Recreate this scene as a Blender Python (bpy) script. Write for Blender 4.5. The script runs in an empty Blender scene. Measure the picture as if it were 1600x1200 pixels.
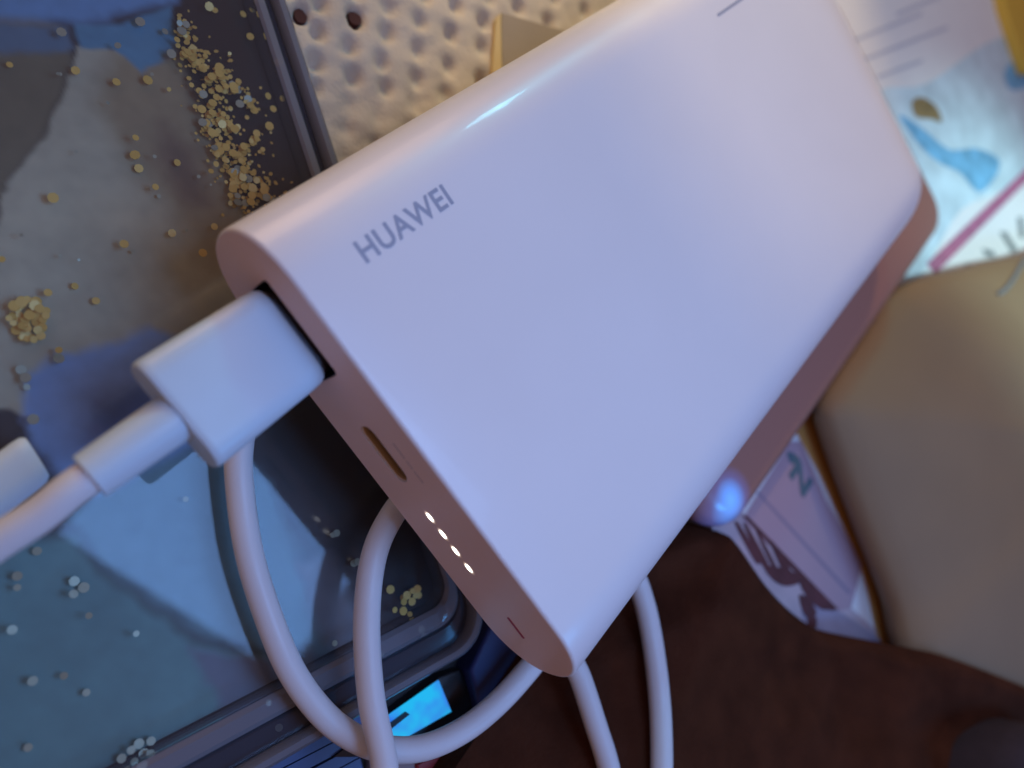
import bpy, bmesh, math, random
from mathutils import Vector, Matrix
random.seed(7)
S = 0.001                       # the scene is laid out in millimetres
ZT = 22.0                       # table top lies 22 mm under the power bank
sc = bpy.context.scene
col = sc.collection

# ------------------------------------------------------------------ camera
ROW = [Vector((0.5553, 0.6190, 0.5554)), Vector((0.7991, -0.5824, -0.1496)), Vector((0.2303, 0.5268, -0.8182))]
CAM = Vector((-23.558, -35.508, 97.143))
def V(x, y, z): return Vector((x, y, z + ZT)) * S
rx = ROW[0].normalized(); fz = ROW[2].normalized(); ry = fz.cross(rx).normalized(); rx = ry.cross(fz)
cd = bpy.data.cameras.new('camera'); cam = bpy.data.objects.new('camera', cd); col.objects.link(cam)
M3 = Matrix((rx, -ry, -fz)).transposed()
cam.matrix_world = Matrix.Translation(V(*CAM)) @ M3.to_4x4()
cd.sensor_width = 36; cd.lens = 27.0; cd.clip_start = 0.002; cd.clip_end = 20
cd.dof.use_dof = True; cd.dof.focus_distance = 0.108; cd.dof.aperture_fstop = 11
sc.camera = cam

# ------------------------------------------------------------------ light
w = bpy.data.worlds.new('World'); sc.world = w; w.use_nodes = True
bg = w.node_tree.nodes['Background']; bg.inputs[0].default_value = (1.0, 0.54, 0.44, 1); bg.inputs[1].default_value = 0.215
def area(name, loc, target, sx, sy, power, color):
    l = bpy.data.lights.new(name, 'AREA'); l.shape = 'RECTANGLE'; l.size = sx * S; l.size_y = sy * S
    l.energy = power; l.color = color
    o = bpy.data.objects.new(name, l); col.objects.link(o); o.location = V(*loc)
    o.rotation_euler = (V(*target) - V(*loc)).to_track_quat('-Z', 'Y').to_euler(); return o
area('overhead_screen', (31, 21, 185), (31, 21, 0), 98, 66, 0.165, (0.20, 0.44, 1.0)).rotation_euler = (0, 0, math.radians(14))
area('monitor_light', (330, 60, 290), (0, 40, 0), 130, 100, 0.42, (0.08, 0.40, 1.0))
area('cyan_panel', (-190, 230, 150), (-30, 40, 10), 26, 26, 0.13, (0.22, 0.80, 1.0))  # small cyan source out of view, behind left, for the bank's edge streak
area('warm_room_glow', (-320, 150, 110), (0, 40, 0), 220, 160, 0.42, (1.0, 0.66, 0.42))
sp = bpy.data.lights.new('warm_lamp', 'SPOT'); sp.energy = 2.4; sp.color = (1.0, 0.70, 0.32)
sp.spot_size = math.radians(21); sp.spot_blend = 0.05; sp.shadow_soft_size = 0.012
so = bpy.data.objects.new('warm_lamp', sp); col.objects.link(so); so.location = V(-260, 330, 260)
so.rotation_euler = (V(-46, 150, 0) - V(-260, 330, 260)).to_track_quat('-Z', 'Y').to_euler()
s2 = bpy.data.lights.new('page_fill_spot', 'SPOT'); s2.energy = 3.2; s2.color = (0.60, 0.95, 1.0)  # added spot, coned so that it brightens only the page
s2.spot_size = math.radians(28); s2.spot_blend = 0.5; s2.shadow_soft_size = 0.02
so2 = bpy.data.objects.new('page_fill_spot', s2); col.objects.link(so2); so2.location = V(170, 270, 280)
so2.rotation_euler = (V(104, 205, -9) - V(170, 270, 280)).to_track_quat('-Z', 'Y').to_euler()
sc.view_settings.view_transform = 'Standard'; sc.view_settings.look = 'None'
sc.view_settings.exposure = 0.0; sc.view_settings.gamma = 1.0
sc.render.engine = 'CYCLES'

# ------------------------------------------------------------------ helpers
def on(u, v, z):
    """point of the horizontal plane z (mm) met by the sight line u, v"""
    d = rx * ((u - 800) / 1200) + ry * ((v - 600) / 1200) + fz
    return CAM + d * ((z - CAM.z) / d.z)
def lin(c): return tuple(((x / 255) / 12.92 if x / 255 <= .04045 else (((x / 255) + .055) / 1.055) ** 2.4) for x in c)
MATS = {}
def mat(name, rgb, rough=.5, metal=0, spec=.5, var=.0, scale=300, bump=0, bscale=800, coat=0, emit=None, estr=0, sheen=0, detail=4, sss=0):
    if name in MATS: return MATS[name]
    m = bpy.data.materials.new(name); m.use_nodes = True; nt = m.node_tree; b = nt.nodes['Principled BSDF']
    b.inputs['Base Color'].default_value = (*rgb, 1); b.inputs['Roughness'].default_value = rough
    b.inputs['Metallic'].default_value = metal; b.inputs['Specular IOR Level'].default_value = spec
    b.inputs['Coat Weight'].default_value = coat; b.inputs['Coat Roughness'].default_value = .05
    b.inputs['Sheen Weight'].default_value = sheen
    if sss:
        b.inputs['Subsurface Weight'].default_value = sss; b.inputs['Subsurface Radius'].default_value = (.001, .0008, .0006)
    tc = nt.nodes.new('ShaderNodeTexCoord')
    if var:
        n = nt.nodes.new('ShaderNodeTexNoise'); n.inputs['Scale'].default_value = scale; n.inputs['Detail'].default_value = detail
        r = nt.nodes.new('ShaderNodeMapRange'); r.inputs[1].default_value = .3; r.inputs[2].default_value = .7
        r.inputs[3].default_value = 1 - var; r.inputs[4].default_value = 1 + var
        mx = nt.nodes.new('ShaderNodeVectorMath'); mx.operation = 'SCALE'; mx.inputs[0].default_value = rgb
        nt.links.new(tc.outputs['Object'], n.inputs['Vector']); nt.links.new(n.outputs[0], r.inputs[0])
        nt.links.new(r.outputs[0], mx.inputs['Scale']); nt.links.new(mx.outputs[0], b.inputs['Base Color'])
    if bump:
        n2 = nt.nodes.new('ShaderNodeTexNoise'); n2.inputs['Scale'].default_value = bscale; n2.inputs['Detail'].default_value = 5
        bp = nt.nodes.new('ShaderNodeBump'); bp.inputs['Strength'].default_value = bump; bp.inputs['Distance'].default_value = .0004
        nt.links.new(tc.outputs['Object'], n2.inputs['Vector']); nt.links.new(n2.outputs[0], bp.inputs['Height'])
        nt.links.new(bp.outputs[0], b.inputs['Normal'])
    if emit:
        b.inputs['Emission Color'].default_value = (*emit, 1); b.inputs['Emission Strength'].default_value = estr
    MATS[name] = m; return m
def clear_mat(name, tint=(1, 1, 1), rough=.03, ior=1.45, body=0.0, bodycol=(.3, .3, .3)):
    m = bpy.data.materials.new(name); m.use_nodes = True; nt = m.node_tree; nt.nodes.clear()
    o = nt.nodes.new('ShaderNodeOutputMaterial'); t = nt.nodes.new('ShaderNodeBsdfTransparent'); t.inputs[0].default_value = (*tint, 1)
    d = nt.nodes.new('ShaderNodeBsdfDiffuse'); d.inputs[0].default_value = (*bodycol, 1)
    m1 = nt.nodes.new('ShaderNodeMixShader'); m1.inputs[0].default_value = body
    g = nt.nodes.new('ShaderNodeBsdfGlossy'); g.inputs['Roughness'].default_value = rough
    f = nt.nodes.new('ShaderNodeFresnel'); f.inputs[0].default_value = ior
    m2 = nt.nodes.new('ShaderNodeMixShader')
    nt.links.new(t.outputs[0], m1.inputs[1]); nt.links.new(d.outputs[0], m1.inputs[2])
    nt.links.new(f.outputs[0], m2.inputs[0]); nt.links.new(m1.outputs[0], m2.inputs[1]); nt.links.new(g.outputs[0], m2.inputs[2])
    nt.links.new(m2.outputs[0], o.inputs[0]); MATS[name] = m; return m
def tag(o, label=None, cat=None, group=None, kind=None):
    if label: o['label'] = label
    if cat: o['category'] = cat
    if group: o['group'] = group
    if kind: o['kind'] = kind
    return o
def thing(name, base, label, cat, group=None):
    o = bpy.data.objects.new(name, None); o.empty_display_size = .005; col.objects.link(o)
    o.location = V(*base); return tag(o, label, cat, group)
def wloc(o):
    p = Vector((0, 0, 0))
    while o: p = p + o.location; o = o.parent
    return p
def finish(bm, name, m, parent=None, smooth=35, recalc=True):
    """bm holds bank-frame millimetres; links it as one mesh object"""
    if recalc: bmesh.ops.recalc_face_normals(bm, faces=bm.faces)
    base = wloc(parent) if parent else None
    co = [V(*v.co) for v in bm.verts]
    if base is None:
        base = Vector((sum(c.x for c in co) / len(co), sum(c.y for c in co) / len(co), min(c.z for c in co)))
        loc = base
    else: loc = Vector((0, 0, 0))
    for v, c in zip(bm.verts, co): v.co = c - base
    if smooth:
        for e in bm.edges:
            if len(e.link_faces) == 2 and e.calc_face_angle(0) > math.radians(smooth): e.smooth = False
        for f in bm.faces: f.smooth = True
    me = bpy.data.meshes.new(name); bm.to_mesh(me); bm.free()
    o = bpy.data.objects.new(name, me); col.objects.link(o); o.location = loc; o.parent = parent
    me.materials.append(MATS[m] if isinstance(m, str) else m); return o
def ring(bm, pts): return [bm.verts.new(p) for p in pts]
def bridge(bm, a, b):
    n = len(a)
    for i in range(n): bm.faces.new((a[i], a[(i + 1) % n], b[(i + 1) % n], b[i]))
def loft(rings, cap0=True, cap1=True):
    bm = bmesh.new(); R = [ring(bm, r) for r in rings]
    for a, b in zip(R, R[1:]): bridge(bm, a, b)
    if cap0: bm.faces.new(R[0])
    if cap1: bm.faces.new(R[-1])
    return bm
def sgn(x): return -1 if x < 0 else 1
def prism(poly, z0, z1, bev=0):
    """extruded polygon, poly = [(x, y)], optional chamfered top edge"""
    n = len(poly); c = (sum(p[0] for p in poly) / n, sum(p[1] for p in poly) / n)
    def ins(d):
        if not d: return poly
        out = []
        for x, y in poly:
            v = Vector((x - c[0], y - c[1])); L = v.length; v *= max(0, (L - d)) / L; out.append((c[0] + v.x, c[1] + v.y))
        return out
    rs = [[(x, y, z0) for x, y in poly]]
    if bev:
        for k in range(4):
            a = k / 3 * math.pi / 2
            rs.append([(x, y, z1 - bev + bev * math.sin(a)) for x, y in ins(bev * (1 - math.cos(a)))])
    else: rs.append([(x, y, z1) for x, y in poly])
    return loft(rs)
def pxpoly(pts, z): return [tuple(on(u, v, z))[:2] for u, v in pts]
def smooth_closed(pts, n=8):
    out = []; N = len(pts); P = [Vector(p) for p in pts]
    for i in range(N):
        a, b, c, d = P[i - 1], P[i], P[(i + 1) % N], P[(i + 2) % N]
        for k in range(n):
            t = k / n
            out.append(tuple(.5 * ((2 * b) + (c - a) * t + (2 * a - 5 * b + 4 * c - d) * t * t + (3 * b - a - 3 * c + d) * t ** 3)))
    return out
def smooth_open(P, n=8):
    P = [Vector(p) for p in P]; out = []
    for i in range(len(P) - 1):
        a = P[i - 1] if i else P[0] * 2 - P[1]; b, c = P[i], P[i + 1]
        d = P[i + 2] if i + 2 < len(P) else P[-1] * 2 - P[-2]
        for k in range(n):
            t = k / n
            out.append(.5 * ((2 * b) + (c - a) * t + (2 * a - 5 * b + 4 * c - d) * t * t + (3 * b - a - 3 * c + d) * t ** 3))
    out.append(P[-1]); return out
def tube(path, rad, nseg=16, radf=None):
    rs = []; up = Vector((0, 0, 1)); prev = None
    for i, p in enumerate(path):
        t = (path[min(i + 1, len(path) - 1)] - path[max(i - 1, 0)]).normalized()
        s = t.cross(up if prev is None else prev)
        if prev is None: nrm = s.cross(t).normalized()
        else: nrm = (prev - t * prev.dot(t)).normalized()
        prev = nrm; b = t.cross(nrm); r = rad if radf is None else radf(i / (len(path) - 1))
        rs.append([tuple(p + (nrm * math.cos(a) + b * math.sin(a)) * r) for a in [2 * math.pi * k / nseg for k in range(nseg)]])
    return loft(rs)
def fbm(x, y, seed=0):
    from mathutils import noise
    return noise.fractal(Vector((x, y, seed * 7.3)), 1.0, 2.0, 4)

# ------------------------------------------------------------------ materials
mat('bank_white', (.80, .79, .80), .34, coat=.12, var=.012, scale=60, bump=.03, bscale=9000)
mat('bank_front_shade', (0.84, 0.68, 0.62), .42, var=.02, scale=80, bump=.04, bscale=9000)  # white plastic like the shell; warm shade of the front mixed into colour
mat('print_grey', (0.34, 0.37, 0.46), .5)
mat('print_faint', (.50, .44, .45), .5)
mat('dark_hole', (.012, .010, .012), .6)
mat('port_gold', (.50, .36, .19), .5)
mat('led_white', (.84, .68, .62), .42)
mat('button_red', (0.38, 0.015, 0.05), .5)
mat('cord_white', (0.69, 0.71, 0.73), .42, var=.03, scale=60, bump=.05, bscale=3000)
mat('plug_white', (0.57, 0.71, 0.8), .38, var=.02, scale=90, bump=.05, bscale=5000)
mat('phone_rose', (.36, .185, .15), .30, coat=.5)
mat('phone_glass', (.05, .05, .06), .08)
clear_mat('case_rim', (.85, .88, .92), .08, 1.45, .45, (.36, .39, .45))
clear_mat('case_wall', (.8, .84, .9), .08, 1.4, .5, (.09, .10, .13))
mat('case_base', (0.03, 0.02, 0.013), .4, var=.25, scale=90)
clear_mat('case_cover', (.98, .99, 1.0), .035, 1.33, .03, (.45, .56, .66))
mat('film_pale', (0.48, 0.47, 0.29), .55, var=.10, scale=60)
mat('film_grey', (0.4, 0.34, 0.18), .55, var=.14, scale=70)
mat('film_dark', (0.18, 0.16, 0.08), .5, var=.10, scale=60)
mat('film_teal', (0.11, 0.24, 0.2), .5, var=.12, scale=60)
mat('film_blue', (0.13, 0.2, 0.2), .5, var=.12, scale=60)
mat('film_indigo', (0.2, 0.29, 0.45), .5, var=.22, scale=200)
mat('film_sky', (0.08, 0.22, 0.3), .35, var=.2, scale=160)
mat('gold', (0.95, 0.66, 0.14), .4, metal=.12)
mat('gold_pale', (.50, .54, .36), .4, metal=.3)
mat('paper', (.80, .81, .80), .65, var=.04, scale=40, bump=.08, bscale=1500)
mat('paper_lilac', (0.46, 0.33, 0.38), .6, var=.04, scale=40)
mat('paper_tan', (0.62, 0.33, 0.09), .65, var=.08, scale=60)
mat('ink_blue', (0.16, 0.44, 0.66), .6, var=.3, scale=160)
mat('ink_sky', (0.58, 0.74, 0.8), .6, var=.15, scale=120)
mat('ink_brown', (.26, .19, .08), .6, var=.3, scale=300)
mat('ink_magenta', (.42, .13, .24), .6, var=.2, scale=300)
mat('ink_grey', (.20, .23, .24), .6)
mat('ink_teal', (.10, .17, .20), .6)
mat('ink_line', (.30, .24, .32), .6)
mat('ink_maroon', (.10, .03, .035), .6, var=.3, scale=200)
mat('page_beige', (0.3, 0.2, 0.105), .7, var=.05, scale=40, bump=.15, bscale=900)
mat('cloth_brown', (0.064, 0.02, 0.009), .9, var=.25, scale=120, bump=.8, bscale=1400, spec=.1)
mat('cloth_plum', (.028, .017, .022), .85, var=.2, scale=200, bump=.4, bscale=2500)
mat('foam_cream', (0.57, 0.5, 0.385), .85, var=.06, scale=120, bump=.4, bscale=1500)
mat('hole_red', (.06, .012, .008), .8)
mat('card_tan', (0.34, 0.28, 0.2), .7, var=.05, scale=80, bump=.1, bscale=1200)
mat('card_yellow', (.66, .50, .22), .7, var=.05, scale=80)
mat('yellow', (.62, .40, .05), .6)
mat('navy', (.012, .022, .10), .55, var=.2, scale=120)
mat('black_plastic', (.008, .008, .010), .35)
mat('red', (.34, .02, .02), .5, var=.2, scale=200)
mat('paper_dim', (.36, .31, .32), .7, var=.15, scale=120, bump=.2, bscale=700)
mat('folder_blue', (.06, .09, .22), .4, var=.15, scale=90)
mat('table', (.018, .013, .012), .55, var=.3, scale=30, bump=.1, bscale=300)

def smudge(m, lo, hi, scale):
    nt = MATS[m].node_tree; b = nt.nodes['Principled BSDF']; tc = nt.nodes.new('ShaderNodeTexCoord'); n = nt.nodes.new('ShaderNodeTexNoise')
    n.inputs['Scale'].default_value = scale; n.inputs['Detail'].default_value = 6; r = nt.nodes.new('ShaderNodeMapRange')
    r.inputs[1].default_value = .35; r.inputs[2].default_value = .65; r.inputs[3].default_value = lo; r.inputs[4].default_value = hi
    nt.links.new(tc.outputs['Object'], n.inputs[0]); nt.links.new(n.outputs[0], r.inputs[0]); nt.links.new(r.outputs[0], b.inputs['Roughness'])
smudge('bank_white', .28, .42, 45); smudge('plug_white', .3, .5, 120); smudge('cord_white', .34, .55, 90)
# ------------------------------------------------------------------ table
bm = prism([(-330, -260), (330, -260), (330, 420), (-330, 420)], -40, -22)
tag(finish(bm, 'table', 'table', smooth=0), kind='structure')

# ------------------------------------------------------------------ glitter case
Z0 = -11.5
a0 = on(452, 0, Z0); a1 = on(512, 240, Z0); a2 = on(768, 970, Z0)
ue = (a0 - a2); ue.z = 0; ue.normalize(); ve = Vector((ue.y, -ue.x, 0))
if ve.y > 0: ve = -ve
bpt = on(560, 1126, Z0)
K = a2 + ue * ((bpt - a2).dot(ue))          # near right corner of the case
def cq(u, v, z): p = K + ue * u + ve * v; return (p.x, p.y, z)
CL, CW = 165, 84
def rrect(inset, z, r=7, n=8):
    r = max(.5, r - inset * .7); out = []; near = inset * 1.75 if inset > 2.5 else inset
    for cx, cy, s in ((near + r, inset + r, 180), (CL - inset - r, inset + r, 270), (CL - inset - r, CW - inset - r, 0), (near + r, CW - inset - r, 90)):
        for k in range(n + 1):
            a = math.radians(s + 90 * k / n); out.append(cq(cx + r * math.cos(a), cy + r * math.sin(a), z))
    return out
case = thing('glitter_case', (K.x, K.y, -22), 'clear flat plastic case filled with loose gold glitter sequins', 'case')
def rimloft(prof):                            # closed ring from (inset, z) profile
    bm = bmesh.new(); R = [ring(bm, rrect(i, z)) for i, z in prof]
    for a, b in zip(R, R[1:] + R[:1]): bridge(bm, a, b)
    return bm
finish(rimloft([(0, -22), (0, -13.2), (.25, -12.2), (.8, -11.7), (1.6, -11.7), (2.0, -12.3), (2.2, -15), (2.2, -22)]), 'outer_rim', 'case_rim', case)
finish(rimloft([(2.3, -22), (2.3, -13.6), (2.9, -13.3), (3.2, -13.6), (3.2, -22)]), 'groove_wall', 'case_wall', case)
finish(rimloft([(3.3, -22), (3.3, -12.9), (3.7, -12.4), (4.7, -12.4), (5.1, -12.9), (5.1, -22)]), 'inner_rim', 'case_rim', case)
finish(loft([rrect(5.2, -21.9), rrect(5.2, -17)]), 'base_plate', 'case_base', case)
# backing sheet: soft colour washes, with the cover's reflections and shade painted in
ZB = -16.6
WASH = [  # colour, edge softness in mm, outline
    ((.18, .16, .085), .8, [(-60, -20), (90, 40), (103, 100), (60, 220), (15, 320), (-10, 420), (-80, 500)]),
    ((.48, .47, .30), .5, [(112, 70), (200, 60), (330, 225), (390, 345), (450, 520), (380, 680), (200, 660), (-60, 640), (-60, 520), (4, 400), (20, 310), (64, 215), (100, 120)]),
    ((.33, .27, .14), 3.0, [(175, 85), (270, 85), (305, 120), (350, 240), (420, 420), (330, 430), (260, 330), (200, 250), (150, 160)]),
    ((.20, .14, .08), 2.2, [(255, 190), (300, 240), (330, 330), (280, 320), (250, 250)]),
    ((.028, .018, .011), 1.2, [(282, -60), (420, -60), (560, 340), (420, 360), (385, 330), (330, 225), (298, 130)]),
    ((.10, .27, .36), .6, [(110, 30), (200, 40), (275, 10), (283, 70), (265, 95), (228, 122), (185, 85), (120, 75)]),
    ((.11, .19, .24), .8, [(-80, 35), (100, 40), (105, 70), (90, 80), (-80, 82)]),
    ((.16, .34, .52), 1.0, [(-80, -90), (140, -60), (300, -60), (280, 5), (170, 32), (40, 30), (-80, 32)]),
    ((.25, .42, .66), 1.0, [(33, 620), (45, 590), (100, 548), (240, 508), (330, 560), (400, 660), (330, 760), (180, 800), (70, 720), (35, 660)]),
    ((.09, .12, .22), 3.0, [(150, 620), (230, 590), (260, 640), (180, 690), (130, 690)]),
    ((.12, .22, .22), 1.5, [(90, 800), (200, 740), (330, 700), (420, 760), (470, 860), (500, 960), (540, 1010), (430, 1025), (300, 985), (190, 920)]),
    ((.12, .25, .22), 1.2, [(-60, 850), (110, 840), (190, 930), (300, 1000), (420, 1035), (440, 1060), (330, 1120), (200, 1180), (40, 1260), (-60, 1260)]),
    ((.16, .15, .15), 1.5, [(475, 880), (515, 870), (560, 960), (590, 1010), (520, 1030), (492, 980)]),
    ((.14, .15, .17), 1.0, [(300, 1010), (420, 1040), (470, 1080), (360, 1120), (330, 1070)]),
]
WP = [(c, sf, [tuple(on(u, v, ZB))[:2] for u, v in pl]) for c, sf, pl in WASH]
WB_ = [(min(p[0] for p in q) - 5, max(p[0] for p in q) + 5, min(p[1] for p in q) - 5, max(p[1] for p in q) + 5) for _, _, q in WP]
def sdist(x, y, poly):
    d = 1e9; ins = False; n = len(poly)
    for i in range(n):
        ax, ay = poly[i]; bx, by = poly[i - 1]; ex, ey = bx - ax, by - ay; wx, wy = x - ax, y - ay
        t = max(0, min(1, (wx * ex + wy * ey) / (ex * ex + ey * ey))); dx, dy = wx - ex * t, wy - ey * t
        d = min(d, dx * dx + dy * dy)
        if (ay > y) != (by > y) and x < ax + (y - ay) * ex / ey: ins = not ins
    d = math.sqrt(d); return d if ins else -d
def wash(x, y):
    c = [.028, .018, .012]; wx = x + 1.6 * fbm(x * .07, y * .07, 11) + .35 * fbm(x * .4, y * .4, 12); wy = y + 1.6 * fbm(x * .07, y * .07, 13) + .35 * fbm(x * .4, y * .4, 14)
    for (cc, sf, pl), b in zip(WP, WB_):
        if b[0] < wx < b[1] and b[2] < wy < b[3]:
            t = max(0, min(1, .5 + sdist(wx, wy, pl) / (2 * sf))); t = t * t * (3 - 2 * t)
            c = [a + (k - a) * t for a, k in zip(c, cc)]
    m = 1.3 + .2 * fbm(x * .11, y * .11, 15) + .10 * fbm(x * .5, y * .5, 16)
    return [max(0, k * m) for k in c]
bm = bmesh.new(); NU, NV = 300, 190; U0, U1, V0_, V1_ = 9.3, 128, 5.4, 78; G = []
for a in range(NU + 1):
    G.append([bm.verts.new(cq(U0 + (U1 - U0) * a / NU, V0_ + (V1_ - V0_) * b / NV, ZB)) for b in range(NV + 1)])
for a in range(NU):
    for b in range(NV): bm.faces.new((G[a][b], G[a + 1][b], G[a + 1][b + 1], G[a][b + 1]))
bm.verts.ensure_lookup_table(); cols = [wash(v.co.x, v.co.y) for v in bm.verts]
pm = mat('backing_reflections', (.5, .5, .5), .5)
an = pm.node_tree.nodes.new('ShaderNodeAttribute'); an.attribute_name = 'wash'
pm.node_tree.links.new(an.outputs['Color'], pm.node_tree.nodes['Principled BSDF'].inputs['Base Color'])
bk = finish(bm, 'backing_sheet', 'backing_reflections', case, smooth=0, recalc=False)
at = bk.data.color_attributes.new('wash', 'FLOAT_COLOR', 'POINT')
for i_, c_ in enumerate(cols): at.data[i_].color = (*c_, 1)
# sequins: thin round discs
def disc_mesh(name, m):
    bm = bmesh.new(); r = .67 * S; t = .05 * S
    rs = [[(r * math.cos(2 * math.pi * k / 8), r * math.sin(2 * math.pi * k / 8), z) for k in range(8)] for z in (-t, t)]
    A, B = ring(bm, rs[0]), ring(bm, rs[1]); bridge(bm, A, B); bm.faces.new(A[::-1]); bm.faces.new(B)
    me = bpy.data.meshes.new(name); bm.to_mesh(me); bm.free(); me.materials.append(MATS[m]); return me
gold_me, pale_me = disc_mesh('sequin', 'gold'), disc_mesh('sequin', 'gold_pale')
spots = []
single = [(15,101),(118,110),(182,128),(231,125),(212,215),(211,242),(217,263),(277,254),(243,292),(83,309),(269,364),(194,381),(317,395),(335,354),(380,22),(394,16),(399,2),(391,57),(433,97),(419,150),(441,154),(427,170),(421,197),(349,178),(327,10),(336,16),(75,457),(117,447),(92,547),(3,405),(150,470)]
pale = [(96,50),(184,71),(219,34),(258,49),(268,84),(284,48),(92,560),(40,590),(33,578),(42,605),(52,655),(58,861),(27,900),(27,918),(116,908),(131,918),(115,928),(139,962),(213,990),(19,984),(100,1056),(51,1064),(135,1082),(44,1168),(217,1162),(236,1158),(205,1172),(190,1185),(210,1190),(225,1178),(235,1178),(222,1196),(420,1098),(436,1137),(594,1023),(590,1046),(592,1062),(523,1005),(520,836),(526,833),(553,880),(559,878),(290,780),(659,984)]
for p in single: spots.append((*p, 0))
for p in pale: spots.append((*p, 1))
clus = [(283,35,7,4),(290,55,8,5),(298,90,9,8),(310,100,9,7),(338,110,9,9),(350,130,9,8),(365,135,8,6),(385,160,9,5),(325,192,9,8),(335,203,8,7),(358,203,9,5),(340,232,9,9),(372,242,9,8),(400,226,8,6),(360,265,10,10),(380,272,9,9),(400,285,8,6),(365,305,8,7),(390,313,8,7),(318,140,12,5),(420,300,10,4),(330,160,12,5)]
for x, y, s, n in clus:
    for k in range(n): spots.append((x + random.gauss(0, s), y + random.gauss(0, s), 1 if random.random() < .12 else 0))
for k in range(46):
    r = 32 * math.sqrt(random.random()); a = random.random() * 6.283
    spots.append((43 + r * math.cos(a), 499 + 1.1 * r * math.sin(a), 0))
for k in range(11): spots.append((638 + random.gauss(0, 10), 930 + random.gauss(0, 14), 0))
spots += [(617, 953, 0), (610, 921, 0)]
for k in range(26): spots.append((random.uniform(0, 330), random.uniform(100, 420), 2))
placed = []
for u, v, kd in spots[:298]:
    z = -14.9 + random.uniform(-.7, 1.0); p = on(u, v, z)
    o = bpy.data.objects.new('sequin', pale_me if kd else gold_me); col.objects.link(o); o.parent = case
    o.location = V(*p) - wloc(case)
    s = random.uniform(.58, 1.06) * (.45 if kd == 2 else 1)
    o.scale = (s, s, s); o.rotation_euler = (random.gauss(0, .15), random.gauss(0, .15), random.random() * 3)
bm = bmesh.new()
for k in range(420):
    x, y, sg, _ = random.choice(clus); p = on(x + random.gauss(0, sg * 1.5), y + random.gauss(0, sg * 1.5), -15.4 + random.uniform(-.7, .9)); r = random.uniform(.16, .42)
    n = Vector((random.gauss(0, .3), random.gauss(0, .3), 1)).normalized(); t = n.orthogonal().normalized(); b = n.cross(t)
    bm.faces.new([bm.verts.new(p + (t * math.cos(a) + b * math.sin(a)) * r) for a in [math.pi / 3 * q for q in range(6)]])
tag(finish(bm, 'glitter_specks', 'gold', case, smooth=0, recalc=False), kind='stuff')
finish(loft([rrect(5.2, -13.3), rrect(5.2, -12.8)]), 'clear_cover', 'case_cover', case)

# ------------------------------------------------------------------ things on the table below the case
scr = thing('phone_screen', tuple(on(660, 1110, -22)), 'small lit bright blue screen between the glitter case and white cord', 'screen')
P = pxpoly([(520, 1185), (690, 1056), (722, 1046), (748, 1112), (610, 1185)], -19)
finish(prism(P, -22, -19.4, .5), 'body', 'black_plastic', scr)
mm = mat('screen_lit', (.02, .05, .1), .25, emit=(.02, .32, .85), estr=1.0)
nt = mm.node_tree; nz = nt.nodes.new('ShaderNodeTexNoise'); nz.inputs['Scale'].default_value = 160
cr = nt.nodes.new('ShaderNodeValToRGB'); cr.color_ramp.elements[0].color = (.01, .45, .80, 1); cr.color_ramp.elements[1].color = (.03, .16, .75, 1)
cr.color_ramp.elements[0].position = .4; cr.color_ramp.elements[1].position = .62
tcn = nt.nodes.new('ShaderNodeTexCoord'); nt.links.new(tcn.outputs['Object'], nz.inputs['Vector'])
nt.links.new(nz.outputs[0], cr.inputs[0]); nt.links.new(cr.outputs[0], nt.nodes['Principled BSDF'].inputs['Emission Color'])
finish(prism(pxpoly([(540, 1165), (686, 1063), (706, 1112), (640, 1150), (600, 1170)], -19), -19.38, -19.1), 'screen', 'screen_lit', scr, smooth=0)
finish(prism(pxpoly([(596, 1140), (634, 1112), (640, 1116), (602, 1146)], -18.8), -19.08, -18.7), 'dark_bar', 'black_plastic', scr, smooth=0)
nb = finish(prism(pxpoly([(735, 1048), (775, 960), (960, 960), (900, 1075), (752, 1120)], -17), -22, -17, .8), 'navy_pouch', 'navy')
tag(nb, 'dark navy blue pouch under the near end of the power bank', 'pouch')
cp = [(590, 1165), (690, 1140), (770, 1120), (826, 1104), (822, 1150), (812, 1178), (760, 1240), (600, 1250)]
pp = smooth_closed([(*q, 0) for q in pxpoly(cp, -20)], 3)
bm = prism([p[:2] for p in pp], -22, -20, .4)
tag(finish(bm, 'paper_scrap', 'paper_dim'), 'dull grey paper scrap on the table below the curved white cord', 'paper')
tag(finish(prism(pxpoly([(652, 1196), (700, 1168), (712, 1185), (690, 1215), (655, 1225)], -19), -19.9, -19, .3), 'red_wrapper', 'red'), 'small red wrapper lying on the grey paper scrap', 'wrapper')
fo = thing('blue_folder', tuple(on(480, 1190, -22)), 'shiny dark blue ridged folder edge beside the glitter case rim', 'folder')
e0 = on(372, 1212, -20); e1 = on(610, 1092, -20)
dv = (e1 - e0).normalized(); nv = Vector((dv.y, -dv.x, 0))
if (on(500, 1230, -20) - e0).dot(nv) < 0: nv = -nv
for k in range(6):
    p0, p1 = e0 - dv * 14 + nv * (k * 2.0), e0 + dv * (19 - k * .6) + nv * (k * 2.0)
    q0, q1 = p0 + nv * 1.75, p1 + nv * 1.75
    finish(prism([tuple(p0)[:2], tuple(p1)[:2], tuple(q1)[:2], tuple(q0)[:2]], -22, -19.6 - .2 * (k % 2), .3), 'ridge', 'folder_blue', fo)

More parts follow.
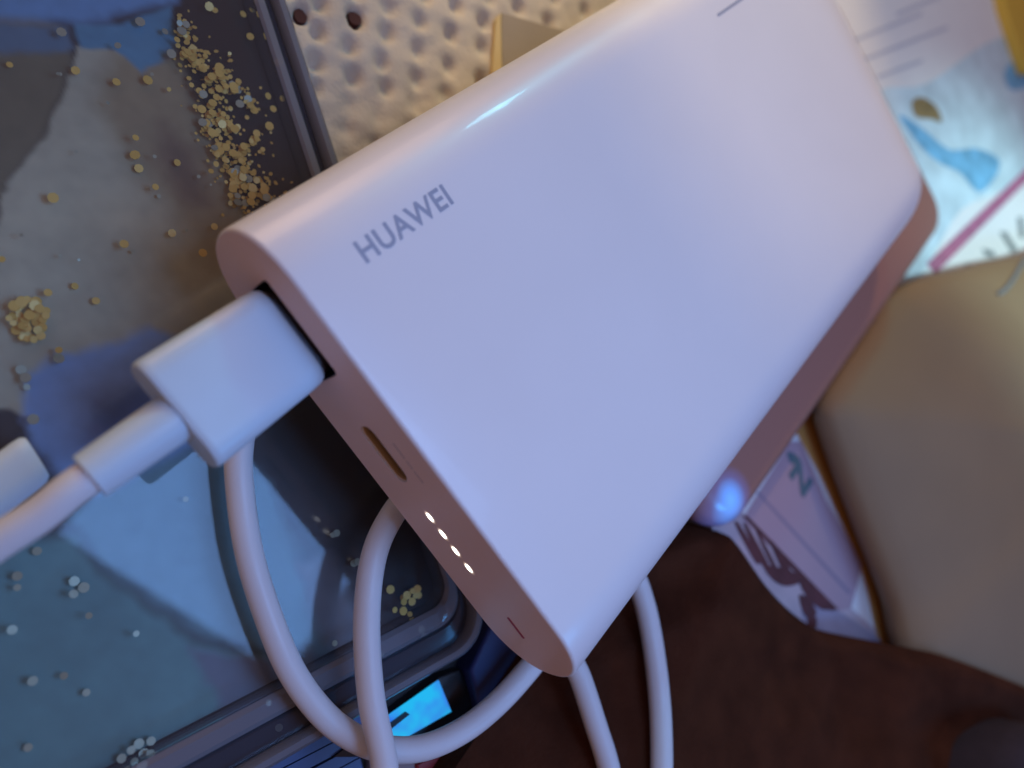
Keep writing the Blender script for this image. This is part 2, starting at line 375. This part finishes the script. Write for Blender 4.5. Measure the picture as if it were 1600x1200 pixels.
# ------------------------------------------------------------------ dimpled cream sheet, tan card
def sheet_grid(c00, c10, c11, c01, nx, ny, zf, thick, name, m, parent=None, smooth=80):
    bm = bmesh.new(); T = []; B = []
    for j in range(ny + 1):
        for i in range(nx + 1):
            s, t = i / nx, j / ny
            p = (c00 * (1 - s) + c10 * s) * (1 - t) + (c01 * (1 - s) + c11 * s) * t
            z = zf(p.x, p.y, s, t); T.append(bm.verts.new((p.x, p.y, z)))
    W = nx + 1
    for j in range(ny):
        for i in range(nx): bm.faces.new((T[j * W + i], T[j * W + i + 1], T[(j + 1) * W + i + 1], T[(j + 1) * W + i]))
    rim = [T[i] for i in range(W)] + [T[j * W + nx] for j in range(1, ny + 1)] + [T[ny * W + i] for i in range(nx - 1, -1, -1)] + [T[j * W] for j in range(ny - 1, 0, -1)]
    low = [bm.verts.new((v.co.x, v.co.y, v.co.z - thick if thick > 0 else thick)) for v in rim]
    bridge(bm, rim, low); bm.faces.new(low)
    return finish(bm, name, m, parent, smooth=smooth)
ZF = -14.5
dim = []
for i in range(-6, 10):
    for j in range(-6, 6):
        u = 603 + 53 * i + 50 * j + random.uniform(-5, 5); v = 53 - 21 * i + 23 * j + random.uniform(-5, 5)
        if 440 < u < 1060 and -190 < v < 330: p = on(u, v, ZF); dim.append((p.x, p.y, random.uniform(.7, 1.2) * (1 if v < 150 else .35)))
for u, v in ((472, 21), (557, 25)): p = on(u, v, ZF); dim.append((p.x, p.y, 1.3))
def foam_z(x, y, s, t):
    d = 0
    for a, b, k in dim:
        ex = (x - a) * .81 - (y - b) * .586; ey = (x - a) * .586 + (y - b) * .81; r2 = ex * ex * .62 + ey * ey
        if r2 < 14: d -= 1.9 * k * math.exp(-(r2 / 1.7) ** 1.3)
        if r2 < 40: d += .07 * math.exp(-(math.sqrt(r2) - 3.2) ** 2 / 2.0)
    return ZF + d + .45 * fbm(x * .16, y * .16, 1) + .12 * fbm(x * .7, y * .7, 2)
L0 = K + ue * 60 - ve * .6; L1 = K + ue * 150 - ve * .6
far = -ve
foam = thing('foam_sheet', tuple(L0 + far * 20)[:2] + (-22,), 'cream dimpled sheet with rows of hollows beside the glitter case', 'sheet')
sheet_grid(L0, L1, L1 + far * 95, L0 + far * 95, 150, 150, foam_z, -21.9, 'padded_top', 'foam_cream', foam)
for u, v in ((472, 21), (557, 25)):
    c = on(u, v, ZF); pts = [(c.x + r * math.cos(a), c.y + r * math.sin(a)) for r, a in [(1.2 * random.uniform(.85, 1.1), 2 * math.pi * k / 12) for k in range(12)]]
    finish(prism(pts, ZF - 3, ZF - .75), 'dark_spot', 'hole_red', foam)
card = thing('tan_card', tuple(on(820, 70, -12.6)), 'tan card with pale yellow edge lying on the cream dimpled sheet', 'card')
finish(prism(pxpoly([(784, 20), (930, 62), (900, 160), (786, 170)], -13.4), -14.4, -13.4), 'panel', 'card_tan', card, smooth=0)
finish(prism(pxpoly([(775, 30), (783, 20), (785, 170), (766, 165)], -13.3), -14.4, -13.3), 'edge_strip', 'card_yellow', card, smooth=0)

# ------------------------------------------------------------------ magazine under the phone
ZP = -9.4
mag = thing('magazine', tuple(on(1500, 200, -22)), 'open printed magazine with blue watercolour picture under the rosy brown phone', 'magazine')
finish(prism([(8, 68), (52, 63), (58, 53), (95, 40), (150, 60), (250, 120), (250, 360), (-70, 360), (-70, 178), (8, 152)], -22, ZP), 'page_block', 'paper', mag, smooth=0)
def ink(name, pts, m, lift=.1, n=5, smooth=True):
    z = ZP + lift; P = [on(u, v, z) for u, v in pts]
    P = smooth_closed(P, n) if smooth else P
    return finish(prism([tuple(p)[:2] for p in P], ZP + .01, z), name, m, mag, smooth=0)
ink('sky_wash', [(1370, 150), (1450, 130), (1560, 60), (1640, 80), (1640, 250), (1560, 300), (1500, 330), (1440, 430), (1390, 460), (1400, 300)], 'ink_sky', .05)
ink('figure_dress', [(1405, 180), (1440, 200), (1470, 225), (1490, 235), (1525, 232), (1560, 248), (1556, 275), (1530, 300), (1500, 270), (1470, 255), (1440, 230)], 'ink_blue', .10)
ink('figure_hair', [(1425, 160), (1440, 152), (1462, 165), (1472, 190), (1455, 186), (1432, 182)], 'ink_brown', .12)
ink('sky_stroke', [(1570, 110), (1600, 90), (1610, 130), (1580, 140)], 'ink_blue', .08)
ink('frame_line', [(1448, 412), (1462, 428), (1620, 268), (1612, 255)], 'ink_magenta', .12, smooth=False)
for q in ([(1535, 388), (1552, 392), (1556, 402), (1540, 400)], [(1562, 362), (1572, 362), (1590, 390), (1582, 396)], [(1590, 340), (1598, 338), (1602, 372), (1594, 372)], [(1508, 415), (1516, 412), (1518, 420), (1510, 422)]):
    ink('letter_stroke', q, 'ink_grey', .12, smooth=False)
for k, (u0, v0, u1, v1) in enumerate([(1335, 60, 1440, 18), (1350, 90, 1480, 40), (1370, 118, 1440, 92), (1400, 20, 1470, -10)]):
    ink('text_line', [(u0, v0), (u1, v1), (u1 + 2, v1 + 5), (u0 + 2, v0 + 5)], mat('ink_pale', (.55, .58, .64), .6), .10, smooth=False)
ink('tan_border', [(1230, 650), (1275, 640), (1345, 800), (1450, 1030), (1380, 1040), (1345, 880), (1280, 740)], 'paper_tan', .06, smooth=False)
ink('lilac_panel', [(1235, 690), (1252, 690), (1290, 780), (1348, 880), (1330, 950), (1310, 955), (1160, 812)], 'paper_lilac', .10, smooth=False)
ink('panel_line', [(1182, 770), (1186, 768), (1330, 925), (1326, 929)], 'ink_line', .14, smooth=False)
ink('panel_line', [(1160, 806), (1168, 806), (1310, 952), (1298, 955)], 'ink_maroon', .14, smooth=False)
ink('page_tint', [(1100, 800), (1160, 800), (1330, 950), (1430, 1040), (1300, 1040), (1150, 900)], mat('ink_mauve', (.50, .42, .46), .6, var=.1, scale=120), .04, smooth=False)
ink('grey_wash', [(1255, 945), (1310, 955), (1375, 1000), (1390, 1030), (1300, 1010), (1262, 985)], mat('ink_dusk', (.34, .32, .42), .6, var=.12, scale=150), .08)
for n_, q in enumerate(([(1150, 822), (1156, 820), (1186, 872), (1180, 878)], [(1163, 822), (1171, 826), (1202, 884), (1190, 882)], [(1182, 832), (1188, 836), (1216, 890), (1208, 888)], [(1205, 852), (1211, 850), (1240, 900), (1230, 904)], [(1196, 884), (1236, 892), (1252, 908), (1228, 916), (1206, 904)], [(1248, 905), (1262, 912), (1296, 948), (1284, 952), (1262, 934)], [(1250, 930), (1264, 936), (1276, 956), (1268, 968), (1256, 958)], [(1264, 962), (1276, 966), (1274, 984), (1264, 982)])):
    ink('drawn_stroke', q, 'ink_maroon', .15 + .02 * n_)
tx = bpy.data.curves.new('letter', 'FONT'); tx.body = 'N'; tx.size = 1; tx.extrude = .004; tx.offset = .045; tx.shear = .25
def add_text(curve, name, m, parent, origin, right, up, size_right, cap):
    """text mesh: baseline start at origin (mm), reading along right, total length size_right, cap height cap"""
    o = bpy.data.objects.new('tmp', curve); col.objects.link(o); dg = bpy.context.evaluated_depsgraph_get(); dg.update()
    me = bpy.data.meshes.new_from_object(o.evaluated_get(dg)); bpy.data.objects.remove(o)
    xs = [v.co.x for v in me.vertices]; ys = [v.co.y for v in me.vertices]; x0, x1, y0, y1 = min(xs), max(xs), min(ys), max(ys)
    up = Vector(up).normalized(); right = Vector(right).normalized(); nn = right.cross(up); base = wloc(parent)
    for v in me.vertices:
        q = Vector(origin) + right * ((v.co.x - x0) / (x1 - x0) * size_right) + up * ((v.co.y - y0) / (y1 - y0) * cap) + nn * (v.co.z * 6)
        v.co = V(*q) - base
    me.name = name; me.materials.clear(); me.materials.append(MATS[m])
    ob = bpy.data.objects.new(name, me); col.objects.link(ob); ob.parent = parent; return ob
nb0 = on(1232, 742, ZP + .2); nb1 = on(1262, 788, ZP + .2); nt_ = on(1276, 735, ZP + .2)
add_text(tx, 'printed_letter', 'ink_teal', mag, nb0, nb1 - nb0, (nt_ - nb1), (nb1 - nb0).length, 5.6)
for q in ([(1230, 706), (1246, 712), (1250, 722), (1236, 724)],): ink('letter_swash', q, 'ink_teal', .15)
yb = finish(prism(pxpoly([(1562, -40), (1572, 10), (1592, 70), (1606, 110), (1680, 120), (1680, -60)], -6), ZP + .02, -6, .5), 'yellow_box', 'yellow')
tag(yb, 'yellow box corner at the far edge of the printed magazine', 'box')

# ------------------------------------------------------------------ curled beige page
edge = [(1386, 462), (1440, 432), (1500, 418), (1600, 396), (1760, 380), (1800, 700), (1790, 1100), (1640, 1190), (1450, 1085), (1398, 945), (1345, 810), (1300, 690), (1286, 632), (1310, 580), (1350, 520)]
E0 = smooth_closed([on(u, v, -2) for u, v in edge], 6); cx = on(1580, 700, -2)
rs = []
for k in range(15):
    t = k / 14
    if t < .25: a = t / .25; f = .915 + .085 * math.sin(a * math.pi / 2); z = ZP + .05 + (7.35 - .0) * a
    else: a = (t - .25) / .75; f = 1 - a ** 1.25 * .985; z = -2 + 17 * math.sin(a * math.pi / 2) ** .85
    rs.append([(cx.x + (p[0] - cx.x) * f, cx.y + (p[1] - cx.y) * f, z + (1.0 * fbm(p[0] * .02 * f, p[1] * .02 * f, 3) + .5 * fbm((cx.x + (p[0] - cx.x) * f) * .07, (cx.y + (p[1] - cx.y) * f) * .07, 4)) * t) for p in E0])
pg = thing('curled_page', (cx.x, cx.y, ZP), 'large beige page curling up over the magazine beside the rosy brown phone', 'page')
pgs = finish(loft(rs), 'paper_surface', 'page_beige', pg, smooth=80)

bpy.context.view_layer.update()
def pen_line(pts):
    out = []; dg = bpy.context.evaluated_depsgraph_get()
    for u, v in pts:
        d = (rx * ((u - 800) / 1200) + ry * ((v - 600) / 1200) + fz).normalized()
        hit, loc, nrm, _ = pgs.ray_cast(pgs.matrix_world.inverted() @ V(*CAM), d)
        if hit: w_ = pgs.matrix_world @ loc; out.append(Vector((w_.x / S, w_.y / S, w_.z / S - ZT + .05)))
    if len(out) > 2: finish(tube(smooth_open(out, 3), .55, 6), 'pen_stroke', 'ink_grey', pg, smooth=80)
pen_line([(1558, 460), (1570, 452), (1580, 440), (1590, 424), (1600, 408), (1612, 400)])
# ------------------------------------------------------------------ brown cloth
topb = [(1030, 790), (1078, 806), (1122, 824), (1152, 850), (1200, 918), (1250, 962), (1300, 988), (1420, 1012), (1520, 1036), (1680, 1100)]
ZE = [-6, -6, -6, -6, -6, -5, -4, 1, 8, 12]
TB = smooth_open([on(u, v, z) for (u, v), z in zip(topb, ZE)], 10)
botb = [(700, 1300), (820, 1330), (900, 1350), (1000, 1370), (1100, 1380), (1200, 1390), (1350, 1400), (1500, 1410), (1650, 1420), (1900, 1430)]
BB = smooth_open([on(u, v, -6) for u, v in botb], 10)
bm = bmesh.new(); G = []; NY = 60
for j in range(NY + 1):
    row = []
    for i, (p, q) in enumerate(zip(TB, BB)):
        s = i / (len(TB) - 1); t = j / NY
        g = p + (q - p) * t
        base = -13.5 + 9.5 * min(1, max(0, (s - .04) / .26)) + (max(0, s - .66) / .34) ** .8 * 15 * (1 - .5 * t)
        roll = min(1, t / .07); z = base + (-2.2 + 2.2 * math.sin(roll * math.pi / 2)) + 7 * t * max(0, s - .3)
        fold = -2.6 * abs(math.sin((g.x * .26 - g.y * .10))) * math.exp(-((s - .15) / .16) ** 2) * min(1, t * 12) * math.exp(-(t / .55) ** 2)
        q_ = max(0, min(1, (s - .30) / .2)); z += fold + (.5 + 1.3 * q_) * fbm(g.x * .045, g.y * .045, 5) * roll + 1.1 * q_ * math.sin(g.x * .16 - g.y * .22 + 2 * fbm(g.x * .02, g.y * .02, 8)) * roll * min(1, t * 3) + .5 * q_ * math.sin(g.x * .2 + g.y * .15 + 1) * roll
        row.append(bm.verts.new((g.x, g.y, max(z, -21.5))))
    G.append(row)
for j in range(NY):
    for i in range(len(TB) - 1): bm.faces.new((G[j][i], G[j][i + 1], G[j + 1][i + 1], G[j + 1][i]))
rim = G[0][:] + [G[j][-1] for j in range(1, NY + 1)] + G[NY][-2::-1] + [G[j][0] for j in range(NY - 1, 0, -1)]
low = [bm.verts.new((v.co.x, v.co.y, -21.8)) for v in rim]; 
bridge(bm, rim, low); bm.faces.new(low)
tag(finish(bm, 'brown_cloth', 'cloth_brown', smooth=80), 'dark brown cloth rumpled beside the near corner of the power bank', 'cloth')
c = on(1650, 1275, 16); rs = []
for k in range(10):
    a = k / 9 * math.pi * .5
    rs.append([(c.x + 17 * math.cos(a) * math.cos(b) + .01 * math.cos(b), c.y + 17 * math.cos(a) * math.sin(b) + .01 * math.sin(b), 10 + 9 * math.sin(a)) for b in [2 * math.pi * q / 40 for q in range(40)]])
rs = [[(x, y, -6) for x, y, z in rs[0]]] + rs
tag(finish(loft(rs), 'dark_cushion', 'cloth_plum', smooth=80), 'dark plum rounded cushion resting on the brown cloth', 'cushion')

# ------------------------------------------------------------------ white phone under the bank
ph = thing('smartphone', (16, 110, ZP), 'rosy brown smartphone with glossy rounded edge lying under the power bank', 'phone')
def round_slab(x0, x1, y0, y1, z0, z1, r, prof=10, n=10, e=2.0):
    rs = []; h = (z1 - z0) / 2; zc = (z0 + z1) / 2
    for k in range(prof + 1):
        a = -math.pi / 2 + math.pi * k / prof; ins = h * (1 - abs(math.cos(a)) ** (2 / e)); z = zc + h * sgn(math.sin(a)) * abs(math.sin(a)) ** (2 / e)
        rr = max(.2, r - ins); o = []
        for cx_, cy_, s in ((x1 - ins - rr, y1 - ins - rr, 0), (x0 + ins + rr, y1 - ins - rr, 90), (x0 + ins + rr, y0 + ins + rr, 180), (x1 - ins - rr, y0 + ins + rr, 270)):
            for q in range(n + 1):
                b = math.radians(s + 90 * q / n); o.append((cx_ + rr * math.cos(b), cy_ + rr * math.sin(b), z))
        rs.append(o)
    return loft(rs)
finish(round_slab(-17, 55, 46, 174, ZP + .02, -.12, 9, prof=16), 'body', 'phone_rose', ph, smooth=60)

def glow(m, point, radius, stops, strength):
    """emission put into a material, fading out around one point (object coordinates)"""
    nt = m.node_tree; b = nt.nodes['Principled BSDF']
    gt = nt.nodes.new('ShaderNodeTexGradient'); gt.gradient_type = 'SPHERICAL'; tcg = nt.nodes.new('ShaderNodeTexCoord')
    mp = nt.nodes.new('ShaderNodeMapping'); k = [1 / r for r in radius]; mp.inputs['Scale'].default_value = k
    mp.inputs['Location'].default_value = [-a * b_ for a, b_ in zip(k, point)]
    gr = nt.nodes.new('ShaderNodeValToRGB'); el = gr.color_ramp.elements
    el[0].position, el[0].color = stops[0][0], (*stops[0][1], 1); el[1].position, el[1].color = stops[-1][0], (*stops[-1][1], 1)
    for p_, c_ in stops[1:-1]: e_ = el.new(p_); e_.color = (*c_, 1)
    nt.links.new(tcg.outputs['Object'], mp.inputs[0]); nt.links.new(mp.outputs[0], gt.inputs[0]); nt.links.new(gt.outputs[1], gr.inputs[0])
    nt.links.new(gr.outputs[0], b.inputs['Emission Color']); b.inputs['Emission Strength'].default_value = strength
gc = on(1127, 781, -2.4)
glow(MATS['phone_rose'], V(*gc) - wloc(ph), (.0068, .0068, .0068), [(0, (0, 0, 0)), (.30, (.004, .03, .16)), (.62, (.02, .24, .85)), (.9, (.10, .50, 1.0))], 1.25)  # blue glint on the near corner, painted into the body as emission
# ------------------------------------------------------------------ power bank
WB, TK, LB = 71.5, 17.8, 143
bank = thing('power_bank', (0, 60, 0), 'white power bank with rounded sides, lit charge lights and a cable plugged in', 'power bank')
def sect(y, ins=0, n=72, e=2.2, rxx=10):
    o = []
    for k in range(n):
        a = 2 * math.pi * (k + .5) / n; c, s = math.cos(a), math.sin(a)
        x = sgn(c) * abs(c) ** (2 / e) * (rxx - ins) + sgn(c) * (WB / 2 - rxx); z = sgn(s) * abs(s) ** (2 / e) * (TK / 2 - ins) + TK / 2
        o.append((x, y, z))
    return o
# extra points along the flat top and bottom keep the faces even
def sect2(y, ins=0):
    p = sect(y, ins); out = []
    for i, a in enumerate(p):
        b = p[(i + 1) % len(p)]; out.append(a)
        if abs(a[0] - b[0]) > 20:
            for t in range(1, 9): out.append((a[0] + (b[0] - a[0]) * t / 9, y, a[2] + (b[2] - a[2]) * t / 9))
    return out
rs = []
for k in range(5):
    a = k / 4 * math.pi / 2; rs.append(sect2(.55 * (1 - math.sin(a)), .55 * (1 - math.cos(a))))
rs = rs[::-1]
rs = [sect2(.55 * (1 - math.cos(k / 5 * math.pi / 2)), .55 * (1 - math.sin(k / 5 * math.pi / 2))) for k in range(6)]
for y in (8, 20, 45, 70, 95, 110): rs.append(sect2(y))
for k in range(13):
    a = k / 12 * math.pi / 2; rs.append(sect2(LB - 18 + 18 * math.sin(a), 8.7 * (1 - math.cos(a))))
bm = loft(rs, cap0=True, cap1=True)
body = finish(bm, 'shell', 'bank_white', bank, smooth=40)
body.data.materials.append(MATS['bank_front_shade'])
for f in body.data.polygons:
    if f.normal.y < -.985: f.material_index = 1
def flat_front(me):
    for f in me.polygons:
        if f.normal.y < -.985: f.use_smooth = False
def slot_ring(x0, x1, z0, z1, r, y, n=6):
    o = []
    for cx_, cz, s in ((x1 - r, z1 - r, 0), (x0 + r, z1 - r, 90), (x0 + r, z0 + r, 180), (x1 - r, z0 + r, 270)):
        for q in range(n + 1):
            b = math.radians(s + 90 * q / n); o.append((cx_ + r * math.cos(b), y, cz + r * math.sin(b)))
    return o
def cutter(x0, x1, z0, z1, r, depth):
    o = finish(loft([slot_ring(x0, x1, z0, z1, r, -1), slot_ring(x0, x1, z0, z1, r, depth)]), 'cut', 'dark_hole', None, smooth=0)
    m = body.modifiers.new('b', 'BOOLEAN'); m.operation = 'DIFFERENCE'; m.object = o; m.solver = 'EXACT'; return o
USB = (-28.6, -15.0, 5.4, 12.1); TC = (-7.8, 1.2, 6.9, 10.1)
c1 = cutter(*USB, .8, 9); c2 = cutter(*TC, 1.59, 6)
dg = bpy.context.evaluated_depsgraph_get(); dg.update()
me = bpy.data.meshes.new_from_object(body.evaluated_get(dg)); body.modifiers.clear(); body.data = me; flat_front(me)
bpy.data.objects.remove(c1); bpy.data.objects.remove(c2)
def liner(name, s, r, y0, y1, m, wall=.12):
    a = (s[0] + .02, s[1] - .02, s[2] + .02, s[3] - .02)
    bm = bmesh.new(); i = wall
    R = [ring(bm, q) for q in (slot_ring(*a, r, y0), slot_ring(*a, r, y1), slot_ring(a[0] + i, a[1] - i, a[2] + i, a[3] - i, r * .95, y1 - .2), slot_ring(a[0] + i, a[1] - i, a[2] + i, a[3] - i, r * .95, y0))]
    for p, q in zip(R, R[1:] + R[:1]): bridge(bm, p, q)
    bmesh.ops.contextual_create(bm, geom=R[2])
    return finish(bm, name, m, bank, smooth=40)
liner('usb_port', USB, .8, .3, 8.5, 'dark_hole')
pc = liner('charging_port', TC, 1.57, .35, 2.6, 'port_gold')
finish(loft([slot_ring(TC[0] + 1.2, TC[1] - 1.2, 8.25, 8.75, .2, 1.5), slot_ring(TC[0] + 1.2, TC[1] - 1.2, 8.25, 8.75, .2, 2.38)]), 'contact_tongue', 'card_tan', pc, smooth=40)
glow(MATS['led_white'], (0, 0, 0), (.00135, .00135, .0008), [(0, (0, 0, 0)), (.18, (.012, .008, .006)), (.36, (.06, .045, .035)), (.48, (.5, .44, .36)), (.6, (1, .97, .93))], 6)
for i, x in enumerate((7.0, 9.9, 12.8, 15.8)):
    rs = []
    for y, k in ((.02, 1), (-.012, 1), (-.03, .5)):
        rs.append([(x + 1.35 * k * math.cos(a), y, 7.95 + .80 * k * math.sin(a)) for a in [2 * math.pi * q / 16 for q in range(16)]])
    led = finish(loft(rs), 'charge_light', 'led_white', bank, smooth=60)
    off = V(x, 0, 7.95) - wloc(bank)
    for v in led.data.vertices: v.co -= off
    led.location = off
finish(loft([slot_ring(24.6, 28.5, 8.05, 8.6, .2, .05), slot_ring(24.6, 28.5, 8.05, 8.6, .2, -.05)]), 'button_mark', 'button_red', bank, smooth=0)
ft = bpy.data.curves.new('t', 'FONT'); ft.body = 'HUAWEI'; ft.size = 1; ft.extrude = .003; ft.offset = .02; ft.space_character = 1.08
add_text(ft, 'brand_lettering', 'print_grey', bank, (-23.5, 8.7, TK + .012), (0, 1, 0), (-1, 0, 0), 15.2, 2.85)
finish(prism([(-24.4, 93.5), (-23.9, 93.5), (-23.9, 112), (-24.4, 112)], TK - .05, TK + .03), 'printed_stroke', 'print_grey', bank, smooth=0)
for x0, x1, z in ((-4.6, -2.2, 12.9), (-1.9, -.6, 12.9), (-.3, 1.6, 12.9)):
    finish(prism([(x0, -.02), (x1, -.02), (x1, .1), (x0, .1)], z - .15, z + .15), 'port_marking', 'print_faint', bank, smooth=0)

# ------------------------------------------------------------------ charging cable
cab = thing('charging_cable', (-22, -17, 5), 'white charging cable plugged into the power bank, its cord looping beneath', 'cable')
XC, ZC = -21.8, 8.4
def psect(y, w, h, e=3.2, n=40, zc=ZC):
    o = []
    for k in range(n):
        a = 2 * math.pi * (k + .5) / n; c, s = math.cos(a), math.sin(a)
        o.append((XC + sgn(c) * abs(c) ** (2 / 5.0) * w / 2 if False else XC + (sgn(c) * (w / 2 - h / 2) + c * h / 2), y, zc + sgn(s) * abs(s) ** (2 / e) * h / 2))
    return o
finish(loft([psect(-.35, 11.6, 4.4), psect(-.6, 12.8, 5.4), psect(-1.2, 13.4, 5.8), psect(-3, 13.6, 5.9), psect(-15.6, 14.2, 6.2), psect(-16.2, 14.1, 6.1), psect(-16.5, 13.7, 5.7)]), 'plug_body', 'plug_white', cab, smooth=40)
finish(loft([psect(-.3, 11.9, 4.3), psect(7.5, 11.9, 4.3)]), 'metal_tongue', mat('steel', (.5, .5, .52), .3, metal=1), cab, smooth=40)
r0 = Vector((XC, -16.4, ZC - .2)); r1 = on(140, 745, 7.6)
finish(tube([r0 + (r1 - r0) * (k / 8) for k in range(9)], 2.8, 20, lambda t: 2.85 - .25 * t), 'strain_relief', 'plug_white', cab, smooth=40)
rd = (r1 - r0).normalized()
cp = [r1 - rd * 2, r1 + rd * 2] + [on(*p) for p in [(60, 806, 6.5), (-40, 872, 4.5), (-220, 1010, 0), (-160, 1400, -3), (200, 1560, -4), (520, 1400, -3), (590, 1270, -3.5), (601, 1200, -4), (580, 1090, -4.5), (573, 970, -5), (584, 870, -6), (614, 803, -6.5), (665, 735, -6.5), (690, 650, -6.5), (620, 570, -6.8), (480, 560, -7.2), (395, 620, -8), (374, 700, -8.3), (376, 775, -8.6), (389, 862, -8.7), (413, 945, -8.8), (451, 1040, -8.8), (497, 1107, -8.8), (545, 1148, -9), (600, 1170, -9), (662, 1168, -9), (722, 1142, -9), (776, 1100, -9), (825, 1047, -8.5), (890, 965, -8.3), (945, 905, -7.5), (985, 893, -7), (1005, 935, -7), (1020, 1005, -6), (1031, 1100, -4), (1034, 1200, -3), (1030, 1290, -3), (1000, 1360, -5), (965, 1290, -5.5), (951, 1200, -5.5), (930, 1130, -6), (908, 1062, -6.3), (893, 1030, -6.4)]]
finish(tube(smooth_open(cp, 8), 1.85, 16), 'cord', 'cord_white', cab, smooth=60)
# second plug lying on the case at the left
q0, q1 = on(36, 676, -6.5), on(82, 748, -6.5); qd = on(15, 800, -6.5) - q1; qd.z = 0; qd.normalize(); qx = (q1 - q0); qw = qx.length; qx.normalize()
plug = thing('usb_plug', tuple(q0 + qx * qw / 2 + qd * 10)[:2] + (-11.6,), 'white plug end lying on the glitter case at the left edge', 'plug')
rs = []
for d, k in ((0, .86), (.5, .97), (1.5, 1), (18, 1), (19.5, .9)):
    o = []
    for j in range(32):
        a = 2 * math.pi * (j + .5) / 32; c_, s_ = math.cos(a), math.sin(a)
        p = q0 + qx * qw / 2 + qd * d + qx * (sgn(c_) * (qw / 2 - 2.6) + c_ * 2.6) * k
        o.append((p.x, p.y, -9.0 + 2.6 * k * sgn(s_) * abs(s_) ** .6))
    rs.append(o)
finish(loft(rs), 'plug_body', 'plug_white', plug, smooth=40)
